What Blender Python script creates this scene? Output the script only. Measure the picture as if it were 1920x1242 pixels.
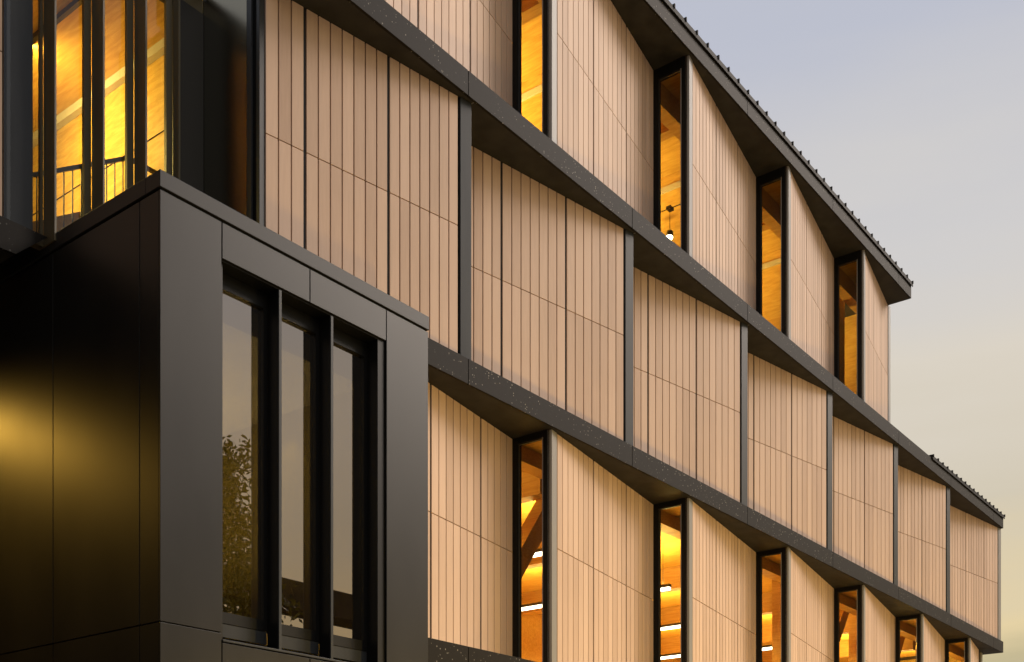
import bpy, math, random
from mathutils import Vector, Matrix
R = math.radians
random.seed(7)
scene = bpy.context.scene
for o in list(bpy.data.objects):
    bpy.data.objects.remove(o)
C = scene.collection

# ------------------------------------------------------------------ camera
cam_data = bpy.data.cameras.new('camera')
cam = bpy.data.objects.new('camera', cam_data)
C.objects.link(cam)
cam.location = (0, 0, 1.6)
cam.rotation_euler = (R(90), 0, R(37.96 - 90))
cam_data.sensor_width = 36
cam_data.lens = 40.37
cam_data.shift_y = 0.5125
cam_data.clip_end = 2000
scene.camera = cam

# ------------------------------------------------------------------ sky
world = bpy.data.worlds.new('World')
scene.world = world
world.use_nodes = True
wn = world.node_tree
wn.nodes.clear()
W = lambda t: wn.nodes.new(t)
wl = wn.links.new
w_out = W('ShaderNodeOutputWorld')
w_bg = W('ShaderNodeBackground')
w_bg.inputs['Strength'].default_value = 1.14
sky = W('ShaderNodeTexSky')
sky.sky_type = 'NISHITA'
sky.sun_disc = False
SUN_EL, SUN_AZ = 34.0, math.atan2(-0.53, 0.85)      # direction the afterglow comes from
sky.sun_elevation = R(4)
sky.sun_rotation = math.pi / 2 - SUN_AZ
sky_s = W('ShaderNodeVectorMath'); sky_s.operation = 'SCALE'
sky_s.inputs['Scale'].default_value = 0.10
wl(sky.outputs[0], sky_s.inputs[0])
tc = W('ShaderNodeTexCoord')
sep = W('ShaderNodeSeparateXYZ')
wl(tc.outputs['Generated'], sep.inputs[0])
# thin dusk cloud veil: elevation gradient, broken up by stretched noise
mp = W('ShaderNodeMapping'); mp.inputs['Scale'].default_value = (1.2, 1.2, 7.0)
wl(tc.outputs['Generated'], mp.inputs[0])
cn = W('ShaderNodeTexNoise'); cn.inputs['Scale'].default_value = 1.7
cn.inputs['Detail'].default_value = 5
wl(mp.outputs[0], cn.inputs['Vector'])
cm = W('ShaderNodeMath'); cm.operation = 'MULTIPLY_ADD'
cm.inputs[1].default_value = 0.17; cm.inputs[2].default_value = -0.085
wl(cn.outputs[0], cm.inputs[0])
ca = W('ShaderNodeMath'); ca.operation = 'ADD'
wl(sep.outputs['Z'], ca.inputs[0]); wl(cm.outputs[0], ca.inputs[1])
ramp = W('ShaderNodeValToRGB')
def s2l(c):
    return tuple(((v / 255) / 12.92 if v / 255 < 0.04045 else ((v / 255 + 0.055) / 1.055) ** 2.4) for v in c) + (1,)
stops = [(0.0, (150, 140, 128)), (0.10, (176, 166, 140)), (0.155, (192, 178, 140)), (0.195, (224, 203, 158)), (0.26, (207, 196, 175)),
         (0.36, (216, 207, 193)), (0.46, (206, 203, 202)), (0.58, (187, 190, 203)), (1.0, (158, 168, 192))]
while len(ramp.color_ramp.elements) < len(stops):
    ramp.color_ramp.elements.new(0.5)
for e, (p, c) in zip(ramp.color_ramp.elements, stops):
    e.position = p; e.color = s2l(c)
wl(ca.outputs[0], ramp.inputs[0])
mix = W('ShaderNodeMix'); mix.data_type = 'RGBA'
mix.inputs[0].default_value = 0.88
wl(sky_s.outputs[0], mix.inputs[6]); wl(ramp.outputs[0], mix.inputs[7])
wl(mix.outputs[2], w_bg.inputs['Color'])
wl(w_bg.outputs[0], w_out.inputs[0])

# ------------------------------------------------------------------ afterglow (soft low sun)
sd = bpy.data.lights.new('sun', 'SUN')
sd.energy = 2.3
sd.angle = R(26)
sd.color = (1.0, 0.86, 0.74)
sun = bpy.data.objects.new('sun', sd)
C.objects.link(sun)
d = Vector((math.cos(R(SUN_EL)) * math.cos(SUN_AZ), math.cos(R(SUN_EL)) * math.sin(SUN_AZ), math.sin(R(SUN_EL))))
sun.rotation_euler = d.to_track_quat('Z', 'Y').to_euler()

scene.view_settings.view_transform = 'Standard'
scene.view_settings.look = 'None'
scene.view_settings.gamma = 1
scene.view_settings.exposure = 0.0
scene.view_settings.use_curve_mapping = False
scene.cycles.max_bounces = 8
scene.cycles.transparent_max_bounces = 16
scene.cycles.sample_clamp_indirect = 6

# ------------------------------------------------------------------ helpers
class MB:
    def __init__(s): s.v = []; s.f = []
    def box(s, x0, x1, y0, y1, z0, z1):
        n = len(s.v)
        s.v += [(x0, y0, z0), (x1, y0, z0), (x1, y1, z0), (x0, y1, z0), (x0, y0, z1), (x1, y0, z1), (x1, y1, z1), (x0, y1, z1)]
        s.f += [tuple(n + i for i in q) for q in ((3, 2, 1, 0), (4, 5, 6, 7), (0, 1, 5, 4), (1, 2, 6, 5), (2, 3, 7, 6), (3, 0, 4, 7))]
        return s
    def prism(s, pts, z0, z1):                       # pts counter-clockwise in xy
        n = len(s.v); k = len(pts)
        s.v += [(p[0], p[1], z0) for p in pts] + [(p[0], p[1], z1) for p in pts]
        s.f.append(tuple(n + i for i in reversed(range(k)))); s.f.append(tuple(n + k + i for i in range(k)))
        for i in range(k):
            j = (i + 1) % k
            s.f.append((n + i, n + j, n + k + j, n + k + i))
        return s
    def beam(s, a, b, w, h):                         # box from a to b, w across, h in the up direction
        a = Vector(a); b = Vector(b); t = (b - a).normalized()
        up = Vector((0, 0, 1)) if abs(t.z) < 0.98 else Vector((0, 1, 0))
        sd_ = t.cross(up).normalized(); u = sd_.cross(t).normalized()
        n = len(s.v)
        for p in (a, b):
            for i, j in ((-1, -1), (1, -1), (1, 1), (-1, 1)):
                s.v.append(tuple(p + sd_ * (w / 2 * i) + u * (h / 2 * j)))
        s.f += [tuple(n + i for i in q) for q in ((0, 1, 2, 3), (7, 6, 5, 4), (4, 5, 1, 0), (5, 6, 2, 1), (6, 7, 3, 2), (7, 4, 0, 3))]
        return s
    def tube(s, pts, rads, seg=8):
        n0 = len(s.v); prev = None
        for i, (p, r) in enumerate(zip(pts, rads)):
            p = Vector(p)
            t = Vector(pts[min(i + 1, len(pts) - 1)]) - Vector(pts[max(i - 1, 0)])
            t.normalize()
            ref = Vector((1, 0, 0)) if abs(t.x) < 0.9 else Vector((0, 1, 0))
            a = t.cross(ref).normalized(); b = t.cross(a)
            for k in range(seg):
                an = 2 * math.pi * k / seg
                s.v.append(tuple(p + a * (r * math.cos(an)) + b * (r * math.sin(an))))
        for i in range(len(pts) - 1):
            for k in range(seg):
                k2 = (k + 1) % seg
                s.f.append((n0 + i * seg + k, n0 + i * seg + k2, n0 + (i + 1) * seg + k2, n0 + (i + 1) * seg + k))
        s.f.append(tuple(n0 + k for k in reversed(range(seg))))
        s.f.append(tuple(n0 + (len(pts) - 1) * seg + k for k in range(seg)))
        return s
    def mesh(s, name, mat):
        me = bpy.data.meshes.new(name)
        me.from_pydata(s.v, [], s.f)
        me.materials.append(mat)
        me.update()
        return me
    def build(s, name, mat, parent=None, bevel=0.0):
        o = bpy.data.objects.new(name, s.mesh(name, mat))
        C.objects.link(o)
        if parent: o.parent = parent
        if bevel:
            m = o.modifiers.new('bevel', 'BEVEL'); m.width = bevel; m.segments = 2; m.limit_method = 'ANGLE'
        return o

def tag(o, label=None, cat=None, group=None, kind=None):
    if label: o['label'] = label
    if cat: o['category'] = cat
    if group: o['group'] = group
    if kind: o['kind'] = kind
    return o
def thing(name, loc, label, cat, group=None):
    o = bpy.data.objects.new(name, None); C.objects.link(o)
    o.location = loc; o.empty_display_size = 0.2
    return tag(o, label, cat, group)

# ------------------------------------------------------------------ materials
def mat(name, color, rough=0.5, spec=0.5, metallic=0.0):
    m = bpy.data.materials.new(name); m.use_nodes = True
    b = m.node_tree.nodes['Principled BSDF']
    b.inputs['Base Color'].default_value = (*color, 1)
    b.inputs['Roughness'].default_value = rough
    b.inputs['Specular IOR Level'].default_value = spec
    b.inputs['Metallic'].default_value = metallic
    return m
def nodes(m):
    nt = m.node_tree
    return nt, nt.nodes.new, nt.links.new, nt.nodes['Principled BSDF']
def noisy(m, c1, c2, scale=(1, 1, 1), nscale=4.0, detail=6, bump=0.0, rough=None, lo=0.35, hi=0.65):
    nt, N, L, b = nodes(m)
    g = N('ShaderNodeNewGeometry')
    mp = N('ShaderNodeMapping'); mp.inputs['Scale'].default_value = scale
    L(g.outputs['Position'], mp.inputs[0])
    n = N('ShaderNodeTexNoise'); n.inputs['Scale'].default_value = nscale; n.inputs['Detail'].default_value = detail
    L(mp.outputs[0], n.inputs['Vector'])
    r = N('ShaderNodeValToRGB')
    r.color_ramp.elements[0].position = lo; r.color_ramp.elements[1].position = hi
    r.color_ramp.elements[0].color = (*c1, 1); r.color_ramp.elements[1].color = (*c2, 1)
    L(n.outputs[0], r.inputs[0]); L(r.outputs[0], b.inputs['Base Color'])
    if bump:
        bp = N('ShaderNodeBump'); bp.inputs['Strength'].default_value = bump; bp.inputs['Distance'].default_value = 0.01
        L(n.outputs[0], bp.inputs['Height']); L(bp.outputs[0], b.inputs['Normal'])
    if rough:
        q = N('ShaderNodeMapRange'); q.inputs[3].default_value = rough[0]; q.inputs[4].default_value = rough[1]
        L(n.outputs[0], q.inputs[0]); L(q.outputs[0], b.inputs['Roughness'])
    return m, r

M = {}
# terracotta-toned cladding planks
def plank_material():
    m = mat('cladding', (0.5, 0.35, 0.25), 0.6, 0.35)
    nt, N, L, b = nodes(m)
    g = N('ShaderNodeNewGeometry'); oi = N('ShaderNodeObjectInfo')
    mp = N('ShaderNodeMapping'); mp.inputs['Scale'].default_value = (9, 9, 0.8)
    L(g.outputs['Position'], mp.inputs[0])
    n1 = N('ShaderNodeTexNoise'); n1.inputs['Scale'].default_value = 3.0; n1.inputs['Detail'].default_value = 6
    L(mp.outputs[0], n1.inputs['Vector'])
    n2 = N('ShaderNodeTexNoise'); n2.inputs['Scale'].default_value = 0.55; n2.inputs['Detail'].default_value = 3
    L(g.outputs['Position'], n2.inputs['Vector'])
    a1 = N('ShaderNodeMath'); a1.operation = 'ADD'
    L(oi.outputs['Random'], a1.inputs[0]); L(g.outputs['Random Per Island'], a1.inputs[1])
    fr = N('ShaderNodeMath'); fr.operation = 'FRACT'; L(a1.outputs[0], fr.inputs[0])
    s1 = N('ShaderNodeMath'); s1.operation = 'MULTIPLY_ADD'; s1.inputs[1].default_value = 0.60
    L(fr.outputs[0], s1.inputs[0])
    s2 = N('ShaderNodeMath'); s2.operation = 'MULTIPLY_ADD'; s2.inputs[1].default_value = 0.45; s2.inputs[2].default_value = 0.0
    L(n1.outputs[0], s2.inputs[0]); 
    s3 = N('ShaderNodeMath'); s3.operation = 'MULTIPLY_ADD'; s3.inputs[1].default_value = 0.45
    L(n2.outputs[0], s3.inputs[0]); L(s2.outputs[0], s3.inputs[2]); L(s3.outputs[0], s1.inputs[2])
    r = N('ShaderNodeValToRGB')
    r.color_ramp.elements[0].position = 0.30; r.color_ramp.elements[1].position = 1.06
    r.color_ramp.elements[0].color = (0.50, 0.343, 0.246, 1)
    r.color_ramp.elements[1].color = (0.665, 0.475, 0.352, 1)
    L(s1.outputs[0], r.inputs[0]); L(r.outputs[0], b.inputs['Base Color'])
    bp = N('ShaderNodeBump'); bp.inputs['Strength'].default_value = 0.12; bp.inputs['Distance'].default_value = 0.004
    L(n1.outputs[0], bp.inputs['Height']); L(bp.outputs[0], b.inputs['Normal'])
    return m
M['plank'] = plank_material()
M['groove'] = mat('groove_brown', (0.05, 0.03, 0.02), 0.8, 0.15)
M['joint'] = mat('joint_dark', (0.022, 0.022, 0.024), 0.6, 0.3)
M['trim'], _ = noisy(mat('grey_trim_metal', (0.14, 0.145, 0.15), 0.42, 0.22), (0.029, 0.0315, 0.034), (0.037, 0.040, 0.043), (1, 1, 0.2), 5, 4, rough=(0.36, 0.5))
M['annex'], _ = noisy(mat('annex_metal', (0.09, 0.088, 0.085), 0.3, 0.27), (0.0140, 0.0132, 0.0122), (0.0175, 0.0166, 0.0154), (1, 1, 0.4), 1.6, 5, bump=0.04, rough=(0.33, 0.41))
M['lit_trim'] = mat('lit_trim_metal', (0.25, 0.24, 0.23), 0.45, 0.3)  # lit copy of the grey trim, reflected glow put into a paler colour
M['coping'] = mat('coping_metal', (0.021, 0.0205, 0.020), 0.42, 0.24)
M['frame'] = mat('black_window_frame', (0.006, 0.006, 0.006), 0.45, 0.2)
M['soffit'], _ = noisy(mat('soffit_black', (0.02, 0.018, 0.016), 0.7, 0.2), (0.018, 0.016, 0.014), (0.030, 0.027, 0.024), (1, 1, 1), 3, 5)
M['roof'] = mat('roof_metal', (0.014, 0.014, 0.015), 0.6, 0.12)
M['steel'] = mat('dark_steel', (0.03, 0.028, 0.026), 0.4, 0.5)
M['return'] = mat('polished_dark_metal', (0.24, 0.22, 0.16), 0.24, 0.8, 1.0)
M['rubber'] = mat('shadow_gap', (0.006, 0.006, 0.006), 0.9, 0.1)
M['concrete'], _ = noisy(mat('concrete', (0.3, 0.29, 0.27), 0.8, 0.3), (0.26, 0.25, 0.235), (0.34, 0.33, 0.31), (1, 1, 1), 2, 6)
M['plaster'], _ = noisy(mat('plaster', (0.55, 0.5, 0.42), 0.8, 0.2), (0.50, 0.45, 0.37), (0.58, 0.53, 0.45), (1, 1, 1), 1.5, 4)
M['stucco'], _ = noisy(mat('peach_stucco', (0.62, 0.45, 0.33), 0.9, 0.2), (0.58, 0.42, 0.31), (0.66, 0.48, 0.36), (1, 1, 1), 1.2, 5)
def fascia_material():
    m = mat('terrazzo_fascia', (0.05, 0.045, 0.04), 0.6, 0.11)
    nt, N, L, b = nodes(m)
    g = N('ShaderNodeNewGeometry')
    n = N('ShaderNodeTexNoise'); n.inputs['Scale'].default_value = 14; n.inputs['Detail'].default_value = 8
    n.inputs['Roughness'].default_value = 0.75
    L(g.outputs['Position'], n.inputs['Vector'])
    r = N('ShaderNodeValToRGB')
    r.color_ramp.elements[0].position = 0.3; r.color_ramp.elements[1].position = 0.75
    r.color_ramp.elements[0].color = (0.0072, 0.0056, 0.004, 1); r.color_ramp.elements[1].color = (0.014, 0.011, 0.008, 1)
    L(n.outputs[0], r.inputs[0])
    v = N('ShaderNodeTexVoronoi'); v.inputs['Scale'].default_value = 26
    L(g.outputs['Position'], v.inputs['Vector'])
    sz = N('ShaderNodeMath'); sz.operation = 'MULTIPLY_ADD'; sz.inputs[1].default_value = 1.0; sz.inputs[2].default_value = -0.54
    sp = N('ShaderNodeSeparateColor'); L(v.outputs['Color'], sp.inputs[0]); L(sp.outputs[0], sz.inputs[0])
    lt = N('ShaderNodeMath'); lt.operation = 'LESS_THAN'
    L(v.outputs['Distance'], lt.inputs[0])
    s2 = N('ShaderNodeMath'); s2.operation = 'MULTIPLY'; s2.inputs[1].default_value = 0.62
    L(sz.outputs[0], s2.inputs[0]); L(s2.outputs[0], lt.inputs[1])
    # flecks come in patches and differ in brightness
    pn = N('ShaderNodeTexNoise'); pn.inputs['Scale'].default_value = 2.2
    L(g.outputs['Position'], pn.inputs['Vector'])
    pm = N('ShaderNodeMapRange'); pm.inputs[1].default_value = 0.34; pm.inputs[2].default_value = 0.58
    L(pn.outputs[0], pm.inputs[0])
    f1 = N('ShaderNodeMath'); f1.operation = 'MULTIPLY'; L(lt.outputs[0], f1.inputs[0]); L(pm.outputs[0], f1.inputs[1])
    f2 = N('ShaderNodeMath'); f2.operation = 'MULTIPLY'; L(f1.outputs[0], f2.inputs[0]); L(sp.outputs[1], f2.inputs[1])
    mx = N('ShaderNodeMix'); mx.data_type = 'RGBA'; mx.inputs[7].default_value = (0.36, 0.34, 0.30, 1)
    L(f2.outputs[0], mx.inputs[0]); L(r.outputs[0], mx.inputs[6]); L(mx.outputs[2], b.inputs['Base Color'])
    return m
M['fascia'] = fascia_material()
def wood_material(name, c1, c2, axis_scale):
    m = mat(name, c1, 0.5, 0.3)
    nt, N, L, b = nodes(m)
    g = N('ShaderNodeNewGeometry')
    mp = N('ShaderNodeMapping'); mp.inputs['Scale'].default_value = axis_scale
    L(g.outputs['Position'], mp.inputs[0])
    n = N('ShaderNodeTexNoise'); n.inputs['Scale'].default_value = 3.2; n.inputs['Detail'].default_value = 8; n.inputs['Distortion'].default_value = 0.6
    L(mp.outputs[0], n.inputs['Vector'])
    r = N('ShaderNodeValToRGB'); r.color_ramp.elements[0].position = 0.36; r.color_ramp.elements[1].position = 0.66
    r.color_ramp.elements[0].color = (*c2, 1); r.color_ramp.elements[1].color = (*c1, 1)
    L(n.outputs[0], r.inputs[0])
    # knots
    v = N('ShaderNodeTexVoronoi'); v.inputs['Scale'].default_value = 1.1
    mp2 = N('ShaderNodeMapping'); mp2.inputs['Scale'].default_value = tuple(0.45 * a ** 0.6 for a in axis_scale)
    L(g.outputs['Position'], mp2.inputs[0]); L(mp2.outputs[0], v.inputs['Vector'])
    k = N('ShaderNodeMapRange'); k.inputs[1].default_value = 0.03; k.inputs[2].default_value = 0.13
    L(v.outputs['Distance'], k.inputs[0])
    mx = N('ShaderNodeMix'); mx.data_type = 'RGBA'; mx.inputs[6].default_value = (c2[0] * 0.5, c2[1] * 0.4, c2[2] * 0.4, 1)
    L(k.outputs[0], mx.inputs[0]); L(r.outputs[0], mx.inputs[7]); L(mx.outputs[2], b.inputs['Base Color'])
    return m
M['clt_x'] = wood_material('timber_ceiling', (0.66, 0.41, 0.10), (0.52, 0.285, 0.055), (6, 0.7, 6))
M['clt_y'] = wood_material('timber_wall', (0.70, 0.45, 0.12), (0.55, 0.315, 0.07), (6, 0.8, 5))
M['floor_wood'] = wood_material('floor_wood', (0.62, 0.46, 0.26), (0.55, 0.38, 0.20), (5, 0.7, 5))
M['glulam'] = wood_material('glulam', (0.52, 0.29, 0.08), (0.40, 0.20, 0.045), (4, 0.6, 9))
def glass_material(name, tint, ior, rough=0.0, refl=(0.95, 0.95, 0.95)):
    m = bpy.data.materials.new(name); m.use_nodes = True
    nt = m.node_tree; nt.nodes.clear(); N = nt.nodes.new; L = nt.links.new
    o = N('ShaderNodeOutputMaterial'); t = N('ShaderNodeBsdfTransparent'); t.inputs[0].default_value = (*tint, 1)
    g = N('ShaderNodeBsdfGlossy'); g.inputs['Roughness'].default_value = rough; g.inputs[0].default_value = (*refl, 1)
    f = N('ShaderNodeFresnel'); f.inputs[0].default_value = ior
    gm = N('ShaderNodeNewGeometry'); iv = N('ShaderNodeMath'); iv.operation = 'SUBTRACT'; iv.inputs[0].default_value = 1.0; L(gm.outputs['Backfacing'], iv.inputs[1])
    mu = N('ShaderNodeMath'); mu.operation = 'MULTIPLY'; L(f.outputs[0], mu.inputs[0]); L(iv.outputs[0], mu.inputs[1])
    x = N('ShaderNodeMixShader')
    L(mu.outputs[0], x.inputs[0]); L(t.outputs[0], x.inputs[1]); L(g.outputs[0], x.inputs[2]); L(x.outputs[0], o.inputs[0])
    return m
M['glass'] = glass_material('clear_glass', (0.90, 0.90, 0.86), 1.45)
M['annex_glass'] = glass_material('coated_glass', (0.33, 0.32, 0.22), 3.7, 0.0, (0.95, 0.85, 0.78))
def emit(name, c, s):
    m = bpy.data.materials.new(name); m.use_nodes = True
    b = m.node_tree.nodes['Principled BSDF']
    b.inputs['Base Color'].default_value = (0.8, 0.8, 0.8, 1)
    b.inputs['Emission Color'].default_value = (*c, 1); b.inputs['Emission Strength'].default_value = s
    return m
M['lamp'] = emit('lamp_diffuser', (1.0, 0.88, 0.66), 9.0)
M['lamp_spot'] = emit('lamp_spot', (1.0, 0.80, 0.50), 22.0)
WARM = (1.0, 0.74, 0.20)

def area_light(name, parent, loc, size, size_y, energy, direction, color=WARM):
    ld = bpy.data.lights.new(name, 'AREA'); ld.shape = 'RECTANGLE'
    ld.size = size; ld.size_y = size_y; ld.energy = energy; ld.color = color
    o = bpy.data.objects.new(name, ld); C.objects.link(o)
    o.parent = parent; o.location = loc
    o.rotation_euler = Vector(direction).to_track_quat('-Z', 'Y').to_euler()
    return o

# ------------------------------------------------------------------ ground
g = MB(); g.v = [(-400, -400, 0), (400, -400, 0), (400, 400, 0), (-400, 400, 0)]; g.f = [(0, 1, 2, 3)]
M['paving'], _ = noisy(mat('paving', (0.3, 0.27, 0.23), 0.8, 0.3), (0.26, 0.23, 0.19), (0.34, 0.30, 0.25), (1, 1, 1), 0.8, 6)
tag(g.build('ground', M['paving']), 'warm grey paved ground in front of the building', None, None, 'structure')

# ------------------------------------------------------------------ main building
bld = thing('building', (9.75, 11.1, 0), 'long timber building clad in beige planks with zigzag walls and dark floor bands', 'building')
OFF = Vector((-9.75, -11.1, 0))
def P(mb, name, material, parent=None, bevel=0.0, kind=None, label=None):
    """part of the building given in world coordinates"""
    o = mb.build(name, material, parent or bld, bevel)
    if parent is None: o.location = OFF
    if kind or label: tag(o, label, None, None, kind)
    return o

YF = 11.07                                           # face of the floor bands
Z1, Z2, Z3, Z4 = 4.73, 9.03, 13.34, 17.74            # tops of the bands
S2, S3, S4 = 8.65, 12.965, 17.36                     # undersides of the bands
X0, XT, XE = 9.80, 32.55, 41.92                      # left end, right end of top storey, right end
YP, YR = 11.19, 11.975                               # proud and recessed wall line
MOD = 4.6
SLOPE = (YR - YP) / MOD
YB = 20.0                                            # back wall

plank_cache = {}
def plank_mesh(w, h, t=0.032, c=0.003):
    key = (round(w, 4), round(h, 4))
    if key not in plank_cache:
        mb = MB().prism([(0, 0), (0, -t + c), (c, -t), (w - c, -t), (w, -t + c), (w, 0)][::-1][::-1], 0, h)
        plank_cache[key] = mb.mesh('plank', M['plank'])
    return plank_cache[key]

def wall_panel(xs, ys, xe, ye, z0, z1, marks, trim, single, pitch=0.209, tm='trim', name='wall_panel', split=2.0):
    """zigzag wall panel from (xs,ys) to (xe,ye). marks: distances along X (from xs) of section edges; trim: (a,b) span of the metal trim"""
    L = math.hypot(xe - xs, ye - ys); k = L / (xe - xs); H = z1 - z0
    mb = MB().box(0, L, 0.0, 0.12, 0, H)
    o = mb.build(name, M['groove'], bld)
    o.location = Vector((xs, ys, z0)) + OFF
    o.rotation_euler = (0, 0, math.atan2(ye - ys, xe - xs))
    rows = [(0.004, split - 0.008), (split + 0.008, H - 0.006)]
    allp = MB(); joints = MB()
    GAP, JOINT = 0.019, 0.05
    for a, b in zip(marks[:-1], marks[1:]):
        a *= k; b *= k
        n = max(1, round((b - a) / pitch))
        lo = a + JOINT / 2; hi = b - JOINT / 2
        p = (hi - lo + GAP) / n
        for i in range(n):
            x = lo + i * p
            for (r0, r1) in rows:
                if single:
                    q = bpy.data.objects.new('plank', plank_mesh(p - GAP, r1 - r0)); C.objects.link(q)
                    q.parent = o; q.location = (x, 0, r0)
                else:
                    w, t, c = p - GAP, 0.032, 0.003
                    allp.prism([(x, 0), (x, -t + c), (x + c, -t), (x + w - c, -t), (x + w, -t + c), (x + w, 0)], r0, r1)
        if b < marks[-1] * k - 0.01:
            joints.box(b - JOINT / 2 + 0.001, b + JOINT / 2 - 0.001, -0.012, -0.001, 0.003, H - 0.005)
    if joints.v: joints.build('joint_strip', M['joint'], o)
    if not single:
        tag(allp.build('planks', M['plank'], o), None, None, None, 'stuff')
    if trim:
        a, b = trim[0] * k, trim[1] * k
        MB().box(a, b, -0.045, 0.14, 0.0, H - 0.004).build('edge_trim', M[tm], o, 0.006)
        MB().box(a - 0.012 if a > L / 2 else b, a if a > L / 2 else b + 0.012, -0.018, -0.001, 0.002, H - 0.006).build('trim_gap', M['rubber'], o)
    return o

def side_window(x, z0, z1, head, mid=False):
    """narrow full-height window in the return of the zigzag, lying in the plane X = x"""
    fr = MB()
    y0, y1 = YP + 0.035, YR - 0.03
    a, b = (11.295, 11.84)
    fr.box(x - 0.03, x + 0.09, y0, a, z0, z1 - 0.003)
    fr.box(x - 0.03, x + 0.09, b, y1, z0, z1 - 0.003)
    fr.box(x - 0.028, x + 0.088, a, b, head, z1 - 0.004)
    fr.box(x - 0.028, x + 0.088, a, b, z0, z0 + 0.08)
    f = P(fr, 'window', M['frame'])
    gl = MB().box(x + 0.025, x + 0.037, a - 0.005, b + 0.005, z0 + 0.07, head + 0.01)
    gl.build('pane', M['glass'], f)
    bd = MB()
    for (p, q) in ((a, a + 0.018), (b - 0.018, b)):
        bd.box(x - 0.005, x + 0.024, p, q, z0 + 0.08, head)
    bd.box(x - 0.004, x + 0.023, a + 0.018, b - 0.018, head - 0.018, head)
    bd.build('glazing_bead', M['steel'], f)

# --- zigzag storeys
PROJ = []                                            # ceilings / soffits
def sheet(pts, z, name, material, up=False):
    mb = MB(); mb.v = [(p[0], p[1], z) for p in pts]
    mb.f = [tuple(range(len(pts)))]
    return P(mb, name, material)

def storey_out(z0, z1, xstarts, xend, head, single_n, first_from, last_marks, tag_):
    """panels proud at the left, windows looking left (lower and top storeys)"""
    for i, xs in enumerate(xstarts):
        xe = min(xs + MOD, xend)
        last = xs + MOD > xend
        a = max(xs, first_from)
        ya = YP + SLOPE * (a - xs); ye = YP + SLOPE * (xe - xs)
        if a > xs:
            marks = [0.02] + [m - (a - xs) for m in (2.02, 3.5, 4.58) if m - (a - xs) > 0.3]
            tr = None
        elif last:
            marks = last_marks; tr = (0.0, 0.19)
        else:
            marks = [0.21, 1.68, 3.17, 4.58]; tr = (0.0, 0.19)
        wall_panel(a, ya, xe, ye, z0, z1, marks, tr, i < single_n, tm='lit_trim')
        # exterior soffit and interior ceiling of this bay
        sheet([(a, YF + 0.03), (xe, YF + 0.03), (xe, ye + 0.02), (a, ya + 0.02)][::-1], z1 + 0.002, 'soffit', M['soffit'])
        sheet([(a, ya + 0.1), (xe, ye + 0.1), (xe, YB), (a, YB)][::-1], z1 + 0.004, 'ceiling', M['clt_x'])
        if not last:
            side_window(xe, z0, z1, head)
        elif True:
            # closing end wall of the storey
            mb = MB().box(xe + 0.001, xe + 0.16, ye - 0.05, YB + 0.1, z0, z1 - 0.002)
            P(mb, 'end_wall', M['lit_trim'])
            P(MB().box(xe - 0.03, xe - 0.001, ye + 0.15, YB, z0, z1 - 0.002), 'end_lining', M['clt_y'])

# lower storey (behind the annex on its left) and top storey
low_x = [10.75 + MOD * i for i in range(7)]
storey_out(Z1, S2, low_x, XE - 0.55, 8.545, 2, 11.82, [0.21, 1.4, 2.45], 'low')
top_x = [10.75 + MOD * i for i in range(5)]
storey_out(Z3, S4, top_x, XT - 0.02, 17.15, 2, 10.75, [0.21, 1.27, 2.36, 3.36], 'top')
# piece of the top storey left of its first window
wall_panel(9.85, YR - 0.1, 10.75, YR + 0.03, Z3, S4, [0.02, 0.88], None, False)
side_window(10.75, Z3, S4, 17.15)
sheet([(9.85, YF + 0.03), (10.75, YF + 0.03), (10.75, YR), (9.85, YR - 0.1)][::-1], S4 + 0.002, 'soffit', M['soffit'])

# middle storey: panels recessed at the left, proud at the right, windows on the far side
mid_ends = [13.30 + MOD * i for i in range(6)] + [XE]
for i, xe in enumerate(mid_ends):
    if i == 0:
        xs, ys = 9.80, YP + SLOPE * 3.5
        marks = [0.02, 0.63, 1.99, 3.27]
    elif i == 6:
        xs = mid_ends[5] + 0.02; ys = YR
        L_ = xe - xs; marks = [0.03, L_ - 4.1, L_ - 2.7, L_ - 1.33, L_ - 0.23]
    else:
        xs, ys = mid_ends[i - 1] + 0.02, YR
        marks = [0.03, 1.41, 2.88, 4.35]
    L_ = xe - xs
    wall_panel(xs, ys, xe, YP, Z2, S3, marks, (L_ - 0.215, L_), i < 3, 0.195 if i == 0 else 0.209, tm='lit_trim' if i == 6 else 'trim')
    sheet([(xs, YF + 0.03), (xe, YF + 0.03), (xe, YP + 0.02), (xs, ys + 0.02)][::-1], S3 + 0.002, 'soffit', M['soffit'])
    if i < 6:
        side_window(xe - 0.09, Z2, S3, 12.86, True)
    else:
        P(MB().box(xe - 0.12, xe - 0.002, YP + 0.1, YB + 0.1, Z2, S3 - 0.002), 'end_wall', M['trim'])

# --- floor bands: slab, precast fascia panels
def fascia(z0, z1, xa, xb, yf=YF, first=13.13):
    cuts = [xa] + [first + MOD * i for i in range(-3, 9) if xa + 0.3 < first + MOD * i < xb - 0.3] + [xb]
    for a, b in zip(cuts[:-1], cuts[1:]):
        P(MB().box(a + 0.006, b - 0.006, yf, yf + 0.045, z0, z1), 'fascia_panel', M['fascia'], None, 0.004)
fascia(S2, Z2, 11.80, XE)
fascia(S3, Z3, 9.70, XE)
fascia(Z1 - 0.38, Z1, 11.80, XE)
fascia(S4, Z4, 9.70, XT)
P(MB().box(9.80, XE - 0.03, YF + 0.05, YB + 0.1, S2 + 0.01, Z2 - 0.01), 'floor_slab', M['concrete'])
P(MB().box(9.80, XE - 0.03, YF + 0.05, YB + 0.1, S3 + 0.01, Z3 - 0.01), 'floor_slab', M['concrete'])
P(MB().box(11.80, XE - 0.03, YF + 0.05, YB + 0.1, Z1 - 0.37, Z1 - 0.01), 'floor_slab', M['concrete'])
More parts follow.
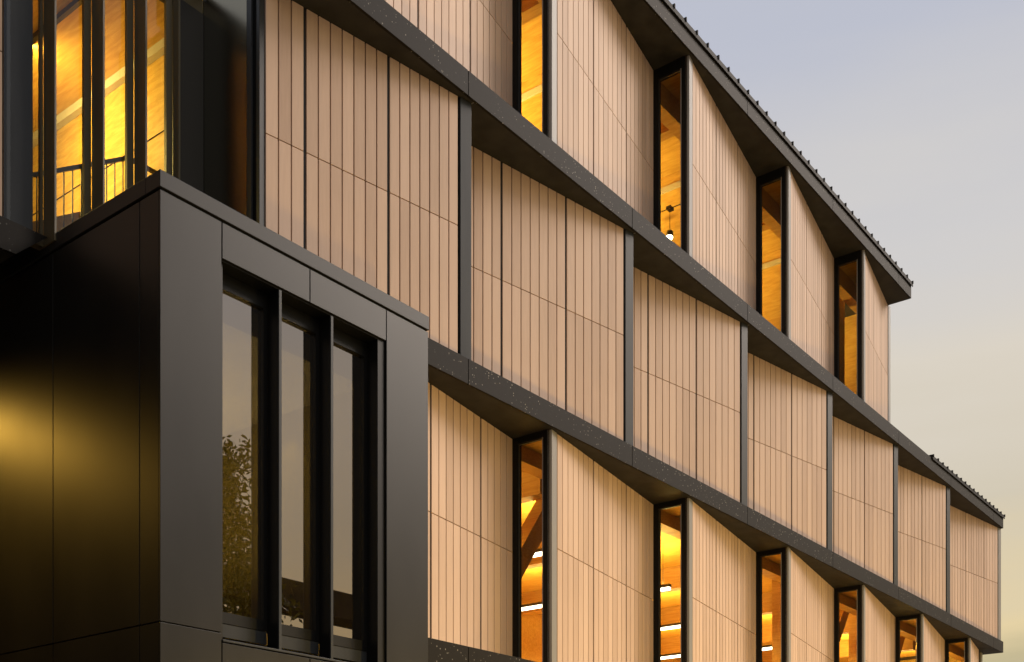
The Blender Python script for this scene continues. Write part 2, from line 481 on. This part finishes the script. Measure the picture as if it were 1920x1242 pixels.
P(MB().box(9.80, XT - 0.03, YF + 0.05, YB + 0.1, S4 + 0.01, Z4 - 0.01), 'roof_slab', M['concrete'])
# end faces of the bands
for (z0, z1, x) in ((S2, Z2, XE), (S3, Z3, XE), (Z1 - 0.38, Z1, XE), (S4, Z4, XT)):
    P(MB().box(x - 0.028, x - 0.004, YF + 0.047, YB + 0.1, z0, z1), 'fascia_return', M['fascia'])
    P(MB().box(x - 1.2, x - 0.03, YF + 0.047, YB, z0 + 0.0005, z0 + 0.006), 'soffit', M['soffit'])

# --- metal roofs with standing seams
def roof(z, xa, xb, first):
    r = P(MB().box(xa, xb + 0.03, YF - 0.035, YB + 0.3, z, z + 0.055).box(xa, xb + 0.03, YF - 0.04, YF - 0.02, z - 0.05, z + 0.02), 'roof', M['roof'])
    sm = MB(); x = first
    while x < xb + 0.02:
        sm.box(x - 0.014, x + 0.014, YF - 0.06, YB + 0.3, z + 0.02, z + 0.10)
        x += 0.446
    tag(sm.build('standing_seam', M['roof'], r), None, None, None, 'stuff')
roof(Z4 + 0.002, 9.6, XT, 9.80)
roof(Z3 + 0.002, 34.3, XE, 34.35)

# --- walls that close the building
P(MB().box(9.72, XE - 0.1, YB, YB + 0.08, 0, S2), 'back_wall', M['clt_y'])
P(MB().box(9.72, XE - 0.1, YB + 0.002, YB + 0.08, Z2, S3), 'back_wall', M['clt_y'])
P(MB().box(9.72, XT - 0.1, YB, YB + 0.08, Z3, S4), 'back_wall', M['clt_y'])
P(MB().box(9.70, 9.78, 12.98, YB + 0.08, Z2, S3), 'partition_wall', M['clt_y'])
P(MB().box(9.70, 9.78, 12.0, YB + 0.08, Z3, S4), 'end_wall', M['trim'])
P(MB().box(11.55, 11.75, 11.5, YB, 0, S2), 'partition_wall', M['clt_y'])
# ground floor
P(MB().box(11.80, XE - 0.4, 12.3, 12.4, 0, Z1 - 0.38), 'ground_floor_wall', M['frame'])

# --- return wall at the left end (dark metal beside the stair glazing)
P(MB().box(9.75, 9.85, 12.03, 12.95, Z2 - 0.1, S3 + 0.3), 'return_panel', M['return'])
P(MB().box(9.742, 9.85, 11.925, 12.02, Z2 - 0.1, S3 + 0.3), 'corner_trim', M['trim'], None, 0.004)
P(MB().box(9.77, 9.85, 11.83, 11.92, Z2 - 0.1, S3 + 0.3), 'corner_gap', M['rubber'])
P(MB().box(9.744, 9.83, 11.765, 11.825, Z2 - 0.1, S3 + 0.0), 'corner_trim', M['trim'], None, 0.004)

# --- stair hall glazing, left wing
YG = 12.95
fr = MB()
for x, xx in ((7.39, 7.425), (7.97, 8.065), (8.575, 8.67), (9.165, 9.26)):
    fr.box(x, xx, YG, YG + 0.05, Z2 - 0.1, S3 + 0.3)
fr.box(6.9, 9.74, YG + 0.002, YG + 0.118, S3 + 0.1, S3 + 0.3)
fr.box(6.9, 9.74, YG + 0.002, YG + 0.118, Z2 - 0.1, Z2 + 0.02)
P(MB().box(9.30, 9.745, YG - 0.02, YG + 0.12, Z2 - 0.1, S3 + 0.09), 'jamb_panel', M['steel'])
M['fin'] = mat('glow_tint_fin', (0.11, 0.09, 0.05), 0.35, 0.5)  # hall glow on fins and mullions put into a gold tint
hall = P(fr, 'stair_glazing', M['fin'])
for x, dp in ((7.426, 0.25), (8.07, 0.25), (8.675, 0.25), (9.265, 0.13)):
    MB().box(x, x + 0.028, YG - dp, YG - 0.002, Z2 - 0.1, S3 + 0.29).build('fin', M['fin'], hall, 0.003)
for a, b in ((6.95, 7.39), (7.455, 7.97), (8.065, 8.575), (8.67, 9.165)):
    MB().box(a - 0.005, b + 0.005, YG + 0.02, YG + 0.03, Z2, S3 + 0.11).build('pane', M['glass'], hall)
# hall interior
P(MB().box(4.0, 9.69, YG + 0.13, YB, S3 - 0.0, S3 + 0.05), 'ceiling', M['clt_x'])
P(MB().box(9.60, 9.695, YG + 0.13, YB, S3 - 0.13, S3 - 0.001), 'ceiling_trim', M['plaster'])
P(MB().box(9.688, 9.698, YG + 0.13, YB, Z2 + 2.735, Z2 + 2.747), 'panel_joint', M['groove'])
P(MB().box(4.0, 9.69, YB - 0.3, YB - 0.2, Z2, S3), 'hall_wall', M['clt_y'])
P(MB().box(4.0, 4.1, YG + 0.13, YB, Z2, S3), 'hall_wall', M['clt_y'])
P(MB().box(3.0, 7.02, YG + 0.13, YB, Z2 - 0.36, Z2 - 0.005), 'floor_slab', M['concrete'])
P(MB().box(7.75, 9.69, YG + 0.13, YB, Z2 - 0.36, Z2 - 0.005), 'floor_slab', M['concrete'])
P(MB().box(7.021, 7.749, YG + 0.02, YB, Z2 + 0.003, Z2 + 0.02), 'light_stop_sheet', M['rubber'])  # added sheet, stops hall light leaking through the slab slit
# wing: floor band, soffit, panel
YW = 12.86
fe = MB()                                            # mitred end of the wing band
fe.v = [(x, y, z) for y in (YW, YW + 0.045) for (x, z) in ((1.0, S2), (7.03, S2), (7.43, Z2 - 0.012), (1.0, Z2))]
fe.f = [(0, 1, 2, 3), (7, 6, 5, 4), (0, 4, 5, 1), (1, 5, 6, 2), (2, 6, 7, 3), (3, 7, 4, 0)]
P(fe, 'fascia_panel', M['fascia'])
P(MB().box(1.0, 7.03, YW + 0.05, YB, S2 - 0.0, S2 + 0.02), 'soffit', M['soffit'])
P(MB().box(1.0, 7.44, YW, YW + 0.045, S3, Z3), 'fascia_panel', M['fascia'], None, 0.004)
P(MB().box(1.0, 9.69, YW + 0.05, YB, S3 + 0.31, Z3 - 0.01), 'floor_slab', M['concrete'])
wp = wall_panel(2.7, YW + 0.9, 7.29, YW + 0.11, Z2, S3, [0.03, 1.4, 2.85, 4.27], (4.29, 4.59), False)
P(MB().box(6.55, 6.65, YW + 0.35, YW + 1.0, Z2, S3), 'wing_jamb', M['frame'])

P(MB().box(1.0, 7.44, 19.2, 19.3, 0, S2), 'ground_floor_wall', M['frame'])
# added unseen mass, keeps sky light off the annex's left side
P(MB().box(-14, 1.4, 6.5, YB, 0, 17.3), 'shade_mass_wall', M['soffit'])
P(MB().box(-14.2, 1.6, 6.3, YB, 17.3, 17.7), 'shade_mass_roof', M['fascia'])
# --- lower storey interior: edge beam, cross beams, braces
P(MB().box(11.8, XE - 0.6, 12.0, 12.3, 8.38, S2), 'edge_beam', M['glulam'])
for i in range(6):
    x = 16.6 + 3.95 * i
    P(MB().box(x, x + 0.28, 12.31, YB, 8.12, S2), 'cross_beam', M['glulam'])
for x in (14.74, 28.54, 33.14):
    P(MB().beam((x, 12.62, 4.8), (x + 2.86, 12.62, 8.6), 0.30, 0.33), 'diagonal_brace', M['glulam'])
for x in (27.2, 32.3):
    P(MB().box(x, x + 0.35, 12.45, 12.8, Z1, S2), 'column', M['glulam'])
P(MB().box(11.8, XE - 0.6, 12.2, YB, Z1, Z1 + 0.02), 'floor_finish', M['floor_wood'])
# --- top storey interior: edge beam, timber partitions with pale trim
P(MB().box(10.8, XT - 0.2, 12.0, 12.28, 16.90, S4), 'edge_beam', M['glulam'])
P(MB().box(10.0, XT - 0.2, 12.2, YB, Z3, Z3 + 0.02), 'floor_finish', M['floor_wood'])
for i in range(-1, 4):
    x = 18.6 + MOD * i
    if x > XT - 0.2: break
    P(MB().box(x, x + 0.12, 12.3, YB, Z3, S4 - 0.001), 'partition_wall', M['clt_y'])
    P(MB().box(x - 0.05, x - 0.001, 12.3, YB, 16.98, 17.10), 'ceiling_trim', M['plaster'])
    P(MB().box(x - 2.0, x - 1.75, 12.3, YB, 16.95, S4), 'cross_beam', M['glulam'])
P(MB().box(30.6, 31.0, 12.4, 12.7, Z3, S4), 'column', M['clt_y'])

# ------------------------------------------------------------------ annex: dark metal box in front
AX0, AX1, AY = 7.46, 11.77, 10.65
anx = thing('annex', (AX0, AY, 0), 'dark grey metal-clad annex box with deep-set windows projecting at the left', 'building')
AO = Vector((-AX0, -AY, 0))
def A(mb, name, material, parent=None, bevel=0.0, label=None):
    o = mb.build(name, material, parent or anx, bevel)
    if parent is None: o.location = AO
    if label: o['label'] = label
    return o
G = 0.007
ZC = 8.845
# backing structure
A(MB().box(AX0 + 0.03, 8.27, AY + 0.03, 11.3, 0, 8.95).box(10.975, AX1 - 0.03, AY + 0.03, 11.3, 0, 8.95)
  .box(8.27, 10.975, AY + 0.03, 11.3, 8.42, 8.95).box(AX0 + 0.03, AX0 + 0.15, 11.3, YB, 0, 8.5)
  .box(AX1 - 0.15, AX1 - 0.03, 11.3, 11.6, 0, 8.6).box(8.27, 10.975, AY + 0.03, 10.95, 3.80, 4.02), 'frame_structure', M['rubber'])
# front cladding panels
for (a, b, z0, z1) in ((AX0, 8.28, 4.14, 8.825), (AX0, 8.28, 0.05, 4.14), (8.28, 9.61, 8.405, 8.825), (9.61, 10.95, 8.405, 8.825),
                       (10.95, AX1, 2.2, 8.825), (10.95, AX1, 0.05, 2.2), (8.28, 9.61, 3.80, 4.035), (9.61, 10.95, 3.80, 4.035)):
    A(MB().box(a + (G if a > AX0 else 0), b - (G if b < AX1 else 0), AY, AY + 0.028, z0 + G, z1 - G), 'cladding_panel', M['annex'], None, 0.003)
# left side panels
ys = [AY + 0.031, 11.03, 12.79, 14.55, 16.31, 18.07, YB]
for a, b in zip(ys[:-1], ys[1:]):
    top = 8.825 if a < 12.0 else (8.825 if a < 12.8 else 8.63)
    A(MB().box(AX0, AX0 + 0.028, a + (G if a > 10.8 else 0), b - G, 4.14 + G, 8.825 - G), 'cladding_panel', M['annex'], None, 0.003)
    A(MB().box(AX0, AX0 + 0.028, a + (G if a > 10.8 else 0), b - G, 0.05, 4.14 - G), 'cladding_panel', M['annex'])
# right side
A(MB().box(AX1 - 0.028, AX1, AY + 0.03, 11.06, 0.05, 8.825), 'cladding_panel', M['annex'])
# coping and roof deck
A(MB().box(AX0 - 0.012, AX1 + 0.012, AY - 0.012, AY + 0.25, ZC, 9.03).box(AX0 - 0.012, AX0 + 0.25, AY + 0.251, YB - 0.3, ZC, 9.03)
  .box(AX1 - 0.25, AX1 + 0.012, AY + 0.251, 11.06, ZC, 9.03), 'coping', M['coping'], None, 0.006)
A(MB().box(AX0 + 0.25, 9.74, AY + 0.25, YW + 0.06, 8.9, 8.96).box(9.74, AX1 - 0.25, AY + 0.25, 11.1, 8.9, 8.96), 'roof_deck', M['roof'])
# window bay: reveals, fins, frames, panes
A(MB().box(8.29, 8.335, AY + 0.06, AY + 0.30, 4.05, 8.39), 'reveal', M['annex'])
A(MB().box(10.82, 10.945, AY + 0.03, AY + 0.30, 4.05, 8.39), 'reveal', M['frame'])
A(MB().box(8.29, 10.945, AY + 0.03, AY + 0.30, 8.392, 8.41), 'head_lining', M['frame'])
A(MB().box(8.285, 10.955, AY - 0.012, AY + 0.27, 4.042, 4.068), 'sill', M['trim'], None, 0.004)
for x in (9.13, 9.97):
    fo = A(MB().box(x + 0.001, x + 0.041, AY + 0.035, AY + 0.225, 4.07, 8.388), 'fin', M['frame'])  # unlit fin sides painted black, only the front edge stays grey
    MB().box(x, x + 0.042, AY + 0.012, AY + 0.034, 4.07, 8.387).build('fin_lit_edge', M['trim'], fo, 0.003)
for a, b in ((8.335, 9.13), (9.172, 9.97), (10.012, 10.82)):
    y0, y1 = AY + 0.225, AY + 0.33
    wf = MB()
    wf.box(a, a + 0.05, y0, y1, 4.31, 8.39).box(b - 0.06, b, y0, y1, 4.31, 8.39)
    wf.box(a + 0.05, b - 0.06, y0 + 0.001, y1, 8.20, 8.389).box(a + 0.05, b - 0.06, y0 + 0.001, y1, 4.31, 4.44)
    w = A(wf, 'window', M['frame'])
    MB().box(a + 0.045, b - 0.055, y0 + 0.045, y0 + 0.057, 4.435, 8.205).build('pane', M['annex_glass'], w)
    MB().box(a + 0.002, b - 0.002, y0 + 0.01, y0 + 0.04, 4.15, 4.305).build('apron', M['trim'], w)
A(MB().box(8.29, 10.945, AY + 0.27, AY + 0.30, 4.068, 4.15), 'apron_gap', M['rubber'])
# lower window opening of the annex
wl_ = A(MB().box(8.29, 10.945, AY + 0.40, AY + 0.46, 3.72, 3.80).box(8.29, 10.945, AY + 0.40, AY + 0.46, 0, 0.2)
        .box(9.13, 9.17, AY + 0.1, AY + 0.44, 0.2, 3.72).box(9.97, 10.01, AY + 0.1, AY + 0.44, 0.2, 3.72), 'window', M['frame'])
MB().box(8.29, 10.945, AY + 0.43, AY + 0.44, 0.2, 3.72).build('pane', M['annex_glass'], wl_)
# room behind the windows
M['room'] = mat('room_wall', (0.30, 0.25, 0.10), 0.8, 0.2)
A(MB().box(7.62, 11.44, 11.55, 17.0, 8.19, 8.25), 'room_ceiling', M['plaster'])
A(MB().box(7.62, 11.44, 11.02, 11.54, 8.185, 8.41), 'bulkhead', M['frame'])
A(MB().box(11.42, 11.50, 11.3, 17.0, 3.8, 8.25), 'room_wall', M['room'])
A(MB().box(7.62, 7.70, 11.3, 17.0, 3.8, 8.25), 'room_wall', M['room'])
A(MB().box(7.62, 11.5, 16.95, 17.05, 3.8, 8.25), 'room_wall', M['room'])
A(MB().box(7.62, 11.5, 11.2, 17.0, 3.75, 3.85), 'room_floor', M['concrete'])

# ------------------------------------------------------------------ lamps
def linear_pendant(x, y0, y1, z, ceil, label, energy=140):
    t = thing('pendant_lamp', (x, (y0 + y1) / 2, z), label, 'lamp', 'linear pendant lamps in the lower storey')
    h = (y1 - y0) / 2
    MB().box(-0.05, 0.05, -h, h, 0.035, 0.10).build('housing', M['steel'], t, 0.004)
    MB().box(-0.045, 0.045, -h + 0.01, h - 0.01, -0.03, 0.034).build('diffuser', M['lamp'], t, 0.012)
    for s in (-0.7, 0.7):
        MB().tube([(0, h * s, 0.10), (0, h * s, ceil - z)], [0.006, 0.006], 6).build('cable', M['steel'], t)
    area_light('pendant_light', t, (0, 0, 0.13), 0.12, 2 * h, energy, (0, 0, 1))
    area_light('pendant_light', t, (0, 0, -0.05), 0.12, 2 * h, energy * 1.6, (0, 0, -1))
    return t
linear_pendant(18.35, 12.75, 13.95, 7.6, S2, 'lit linear lamp, upper one in the nearest lower window')
linear_pendant(22.2, 15.4, 17.4, 7.6, S2, 'lit linear lamp, lower one in the nearest lower window')
linear_pendant(22.5, 13.05, 14.3, 7.6, S2, 'short lit lamp hung highest in the second lower window')
linear_pendant(26.4, 14.6, 16.3, 7.6, S2, 'lit linear lamp, middle of three in the second lower window')
linear_pendant(30.3, 16.9, 18.7, 7.6, S2, 'lit linear lamp, lowest of three in the second lower window')
linear_pendant(30.8, 13.6, 15.2, 7.6, S2, 'single lit linear lamp in the third lower window')
linear_pendant(35.2, 13.4, 15.0, 7.6, S2, 'small lit linear lamp low in the fourth lower window')
linear_pendant(38.8, 12.9, 13.9, 7.6, S2, 'tiny lit linear lamp in the fifth lower window')
linear_pendant(14.2, 12.8, 14.4, 7.6, S2, 'linear lamp behind the first lower wall panel')

# track with a spot head in the top storey
tr = thing('track_lamp', (22.0, 12.78, 15.2), 'glowing spot lamp hanging from a thin rail in the top storey window', 'lamp')
MB().tube([(0, 0, -0.02), (0.02, 0, 0.10)], [0.085, 0.075], 14).build('lamp_head', M['steel'], tr)
MB().tube([(-0.004, 0, -0.075), (0, 0, -0.015)], [0.05, 0.08], 14).build('bulb', M['lamp_spot'], tr)
MB().tube([(0.02, 0, 0.09), (0.02, 0, 0.60)], [0.007, 0.007], 6).build('stem', M['steel'], tr)
MB().box(-0.06, 0.10, -0.06, 0.06, 0.58, 0.65).build('junction_box', M['steel'], tr, 0.01)
MB().tube([(0.02, -0.3, 0.62), (0.02, 2.5, 0.62)], [0.012, 0.012], 6).build('rail', M['steel'], tr)
for y in (1.2, 2.4):
    MB().tube([(0.02, y, 0.62), (0.02, y, S4 - 15.2)], [0.005, 0.005], 6).build('hanger', M['steel'], tr)
# ceiling lamps of the top storey rooms, out of sight behind the walls
for i, (x, e) in enumerate(((12.6, 220), (17.0, 480), (21.6, 440), (26.0, 430), (30.9, 420))):
    t = thing('floor_lamp', (x, 15.6, Z3), ('uplight standing in the %s room of the top storey' % ('first', 'second', 'third', 'fourth', 'fifth')[i]), 'lamp', 'uplights in the top storey')
    MB().tube([(0, 0, 0), (0, 0, 0.03), (0, 0, 0.031), (0, 0, 1.7)], [0.16, 0.15, 0.02, 0.02], 12).build('stand', M['steel'], t)
    MB().tube([(0, 0, 1.7), (0, 0, 1.82)], [0.08, 0.2], 14).build('shade', M['steel'], t)
    area_light('uplight', t, (0, 0, 1.84), 0.3, 0.3, e, (0.25, -0.1, 1))
# wall washer rail in the stair hall
t = thing('wall_washer', (8.45, 15.2, S3 - 0.10), 'thin dark light rail under the stair hall ceiling', 'lamp')
MB().box(-0.03, 0.03, -2.1, 2.2, 0.0, 0.07).build('rail', M['steel'], t)
area_light('washer_and_fill_light', t, (0.05, 0, -0.03), 0.06, 4.2, 260, (1, 0, -0.5))
area_light('washer_and_fill_light', t, (-0.35, 0, -2.6), 0.3, 4.2, 18, (0.3, 0, 1))  # added upward fill for the hall ceiling, no fixture there
# soffit downlights under the wing
for (x, y) in ((5.35, 17.9),):
    t = thing('soffit_downlight', (x, y, S2), 'round downlight deep under the dark wing overhang', 'lamp')
    MB().tube([(0, 0, -0.012), (0, 0, 0.0)], [0.10, 0.11], 20).build('ring', M['trim'], t)
    MB().tube([(0, 0, -0.016), (0, 0, -0.0125)], [0.085, 0.085], 20).build('lens', M['lamp_spot'], t)
    ld = bpy.data.lights.new('downlight', 'SPOT'); ld.energy = 850; ld.color = (1.0, 0.55, 0.08); ld.spot_size = R(166); ld.spot_blend = 0.6; ld.shadow_soft_size = 0.08
    lo = bpy.data.objects.new('downlight', ld); C.objects.link(lo); lo.parent = t; lo.location = (0, 0, -0.05)
# lamp posts along the pavement, just below the picture
for i, x in enumerate((13.5, 19.0, 24.5, 30.0, 35.5, 41.0)):
    t = thing('lamp_post', (x, 5.2, 0), 'slim pavement lamp post, %s along the street from the annex' % ('first', 'second', 'third', 'fourth', 'fifth', 'sixth')[i], 'lamp post', 'lamp posts along the pavement')
    MB().tube([(0, 0, 0), (0, 0, 0.02), (0, 0, 0.021), (0, 0, 2.8)], [0.14, 0.13, 0.05, 0.04], 12).build('post', M['steel'], t)
    MB().tube([(0, 0, 2.8), (0, 0, 2.83), (0, 0, 3.05), (0, 0, 3.09)], [0.05, 0.13, 0.15, 0.05], 16).build('lantern', M['lamp'], t)
    ld = bpy.data.lights.new('lantern_light', 'POINT'); ld.energy = 470; ld.color = (1.0, 0.66, 0.15); ld.shadow_soft_size = 0.25
    lo = bpy.data.objects.new('lantern_light', ld); C.objects.link(lo); lo.parent = t; lo.location = (0, 0, 3.3)
# spot in the annex room
t = thing('ceiling_spot', (10.95, 13.1, 8.18), 'small ceiling spot washing the annex room wall behind the middle window', 'lamp')
MB().tube([(0, 0, -0.10), (0, 0, 0.01)], [0.05, 0.05], 14).build('spot_body', M['steel'], t)
ld = bpy.data.lights.new('spot_light', 'SPOT'); ld.energy = 60; ld.color = (1.0, 0.74, 0.25); ld.spot_size = R(58); ld.spot_blend = 1.0; ld.shadow_soft_size = 0.04
lo = bpy.data.objects.new('spot_light', ld); C.objects.link(lo); lo.parent = t; lo.location = (0, 0, -0.12)
lo.rotation_euler = Vector((0.55, 0, -0.8)).to_track_quat('-Z', 'Y').to_euler()
t = thing('room_uplight', (9.2, 14.6, 3.85), 'dim standing uplight inside the annex room', 'lamp')
MB().tube([(0, 0, 0), (0, 0, 0.03), (0, 0, 0.031), (0, 0, 1.6)], [0.16, 0.15, 0.02, 0.02], 12).build('stand', M['steel'], t)
MB().tube([(0, 0, 1.6), (0, 0, 1.72)], [0.08, 0.2], 14).build('shade', M['steel'], t)
area_light('uplight', t, (0, 0, 1.75), 0.5, 0.5, 300, (0, -0.1, 1), (1.0, 0.72, 0.40))
# ------------------------------------------------------------------ stair and railing in the hall
st = thing('staircase', (7.2, 14.5, Z2), 'timber stair rising inside the glazed hall', 'staircase')
YS0 = 13.92
n = 9
for i in range(n):
    x = 7.05 + i * 0.27; z = 9.0 + 0.44 * 0 + i * 0.172
    o = MB().box(x, x + 0.29, YS0 + 0.05, YS0 + 1.2, z - 0.05, z).build('step', M['glulam'], st)
    o.location = (-7.2, -14.5, -Z2)
o = MB().beam((6.9, YS0 + 0.03, 8.98), (9.5, YS0 + 0.03, 8.98 + 2.6 * 0.637), 0.05, 0.28).build('stringer', M['glulam'], st); o.location = (-7.2, -14.5, -Z2)
rl = thing('stair_railing', (7.2, 13.85, Z2), 'dark thin-barred stair railing behind the hall glazing', 'railing')
RO = Vector((-7.2, -13.85, -Z2))
def rail_z(x): return 10.53 + (min(x, 9.19) - 8.17) * 0.637
for a, b in (((6.9, 13.85, rail_z(6.9)), (9.19, 13.85, rail_z(9.19))), ((9.19, 13.85, 11.18), (9.68, 13.85, 11.18))):
    MB().beam(a, b, 0.045, 0.05).build('handrail', M['steel'], rl).location = RO
x = 6.98
while x < 9.66:
    MB().tube([(x, 13.85, rail_z(x) - 1.55), (x, 13.85, rail_z(x))], [0.009, 0.009], 6).build('baluster', M['steel'], rl).location = RO
    x += 0.125

# ------------------------------------------------------------------ across the street (seen in the annex glass)
M['leaf'], _ = noisy(mat('leaf', (0.06, 0.075, 0.02), 0.6, 0.3), (0.04, 0.05, 0.014), (0.10, 0.11, 0.03), (1, 1, 1), 3, 3)
M['bark'] = mat('bark', (0.06, 0.045, 0.03), 0.9, 0.2)
tree = thing('tree', (17.9, -1.9, 0), 'leafy street tree mirrored in the annex windows', 'tree')
mb = MB().tube([(0, 0, 0), (0.05, 0.02, 2), (0.0, 0.1, 4.5), (0.15, 0, 7.5), (0.1, 0, 10.5)], [0.2, 0.17, 0.13, 0.08, 0.02], 10)
rnd = random.Random(3)
tips = []
for i in range(30):
    z = 2.4 + i * 0.27; an = i * 2.4; ln = 2.2 - 0.1 * abs(i - 9) * 0.8
    ln = max(0.7, ln)
    e = (math.cos(an) * ln, math.sin(an) * ln, z + 0.9 + 0.5 * rnd.random())
    mb.tube([(0.08, 0.03, z), (e[0] * 0.5, e[1] * 0.5, z + 0.45), e], [0.05, 0.03, 0.008], 6); tips.append(e)
    tips.append((e[0] * 0.55, e[1] * 0.55, z + 0.6))
mb.build('trunk', M['bark'], tree)
lf = MB()
for e in tips + [(0.1, 0, 10.6), (0.1, 0.2, 11.2), (0, 0, 11.6)]:
    for k in range(300):
        r = 0.85 * rnd.random() ** 0.6
        th = rnd.uniform(0, 2 * math.pi); ph = math.acos(rnd.uniform(-1, 1))
        c = Vector(e) + Vector((math.sin(ph) * math.cos(th), math.sin(ph) * math.sin(th), math.cos(ph) * 0.8)) * r
        a = Vector((rnd.uniform(-1, 1), rnd.uniform(-1, 1), rnd.uniform(-1.2, 0.2))).normalized()
        b = a.cross(Vector((rnd.uniform(-1, 1), rnd.uniform(-1, 1), rnd.uniform(-1, 1)))).normalized()
        s = rnd.uniform(0.07, 0.13)
        n0 = len(lf.v)
        lf.v += [tuple(c), tuple(c + a * s + b * s * 0.4), tuple(c + a * s * 2.1), tuple(c + a * s - b * s * 0.4)]
        lf.f.append((n0, n0 + 1, n0 + 2, n0 + 3))
lf.build('crown', M['leaf'], tree)
nb = thing('neighbour_building', (30, -14, 0), 'flat-roofed peach building across the street mirrored in the glass', 'building')
NO = (-30, 14, 0)
MB().box(24, 52, -26, -14, 0, 10.0).build('wall', M['stucco'], nb).location = NO
MB().box(23.6, 52.4, -26.4, -13.6, 10.0, 10.25).build('roof', M['roof'], nb).location = NO
MB().box(23.6, 52.4, -14.6, -13.2, 11.5, 12.6).build('roof_screen', M['soffit'], nb).location = NO
for x in (24.2, 29.0, 36.0, 43.0, 51.0):
    MB().box(x, x + 0.5, -14.4, -13.9, 10.25, 11.5).build('screen_post', M['soffit'], nb).location = NO
for i in range(7):
    for z in (1.2, 4.6, 7.6):
        x = 26 + i * 3.6
        w = MB().box(x, x + 1.4, -14.05, -13.97, z, z + 1.7).build('window', M['frame'], nb); w.location = NO
        MB().box(x + 0.08, x + 1.32, -13.969, -13.96, z + 0.08, z + 1.62).build('pane', M['annex_glass'], w)
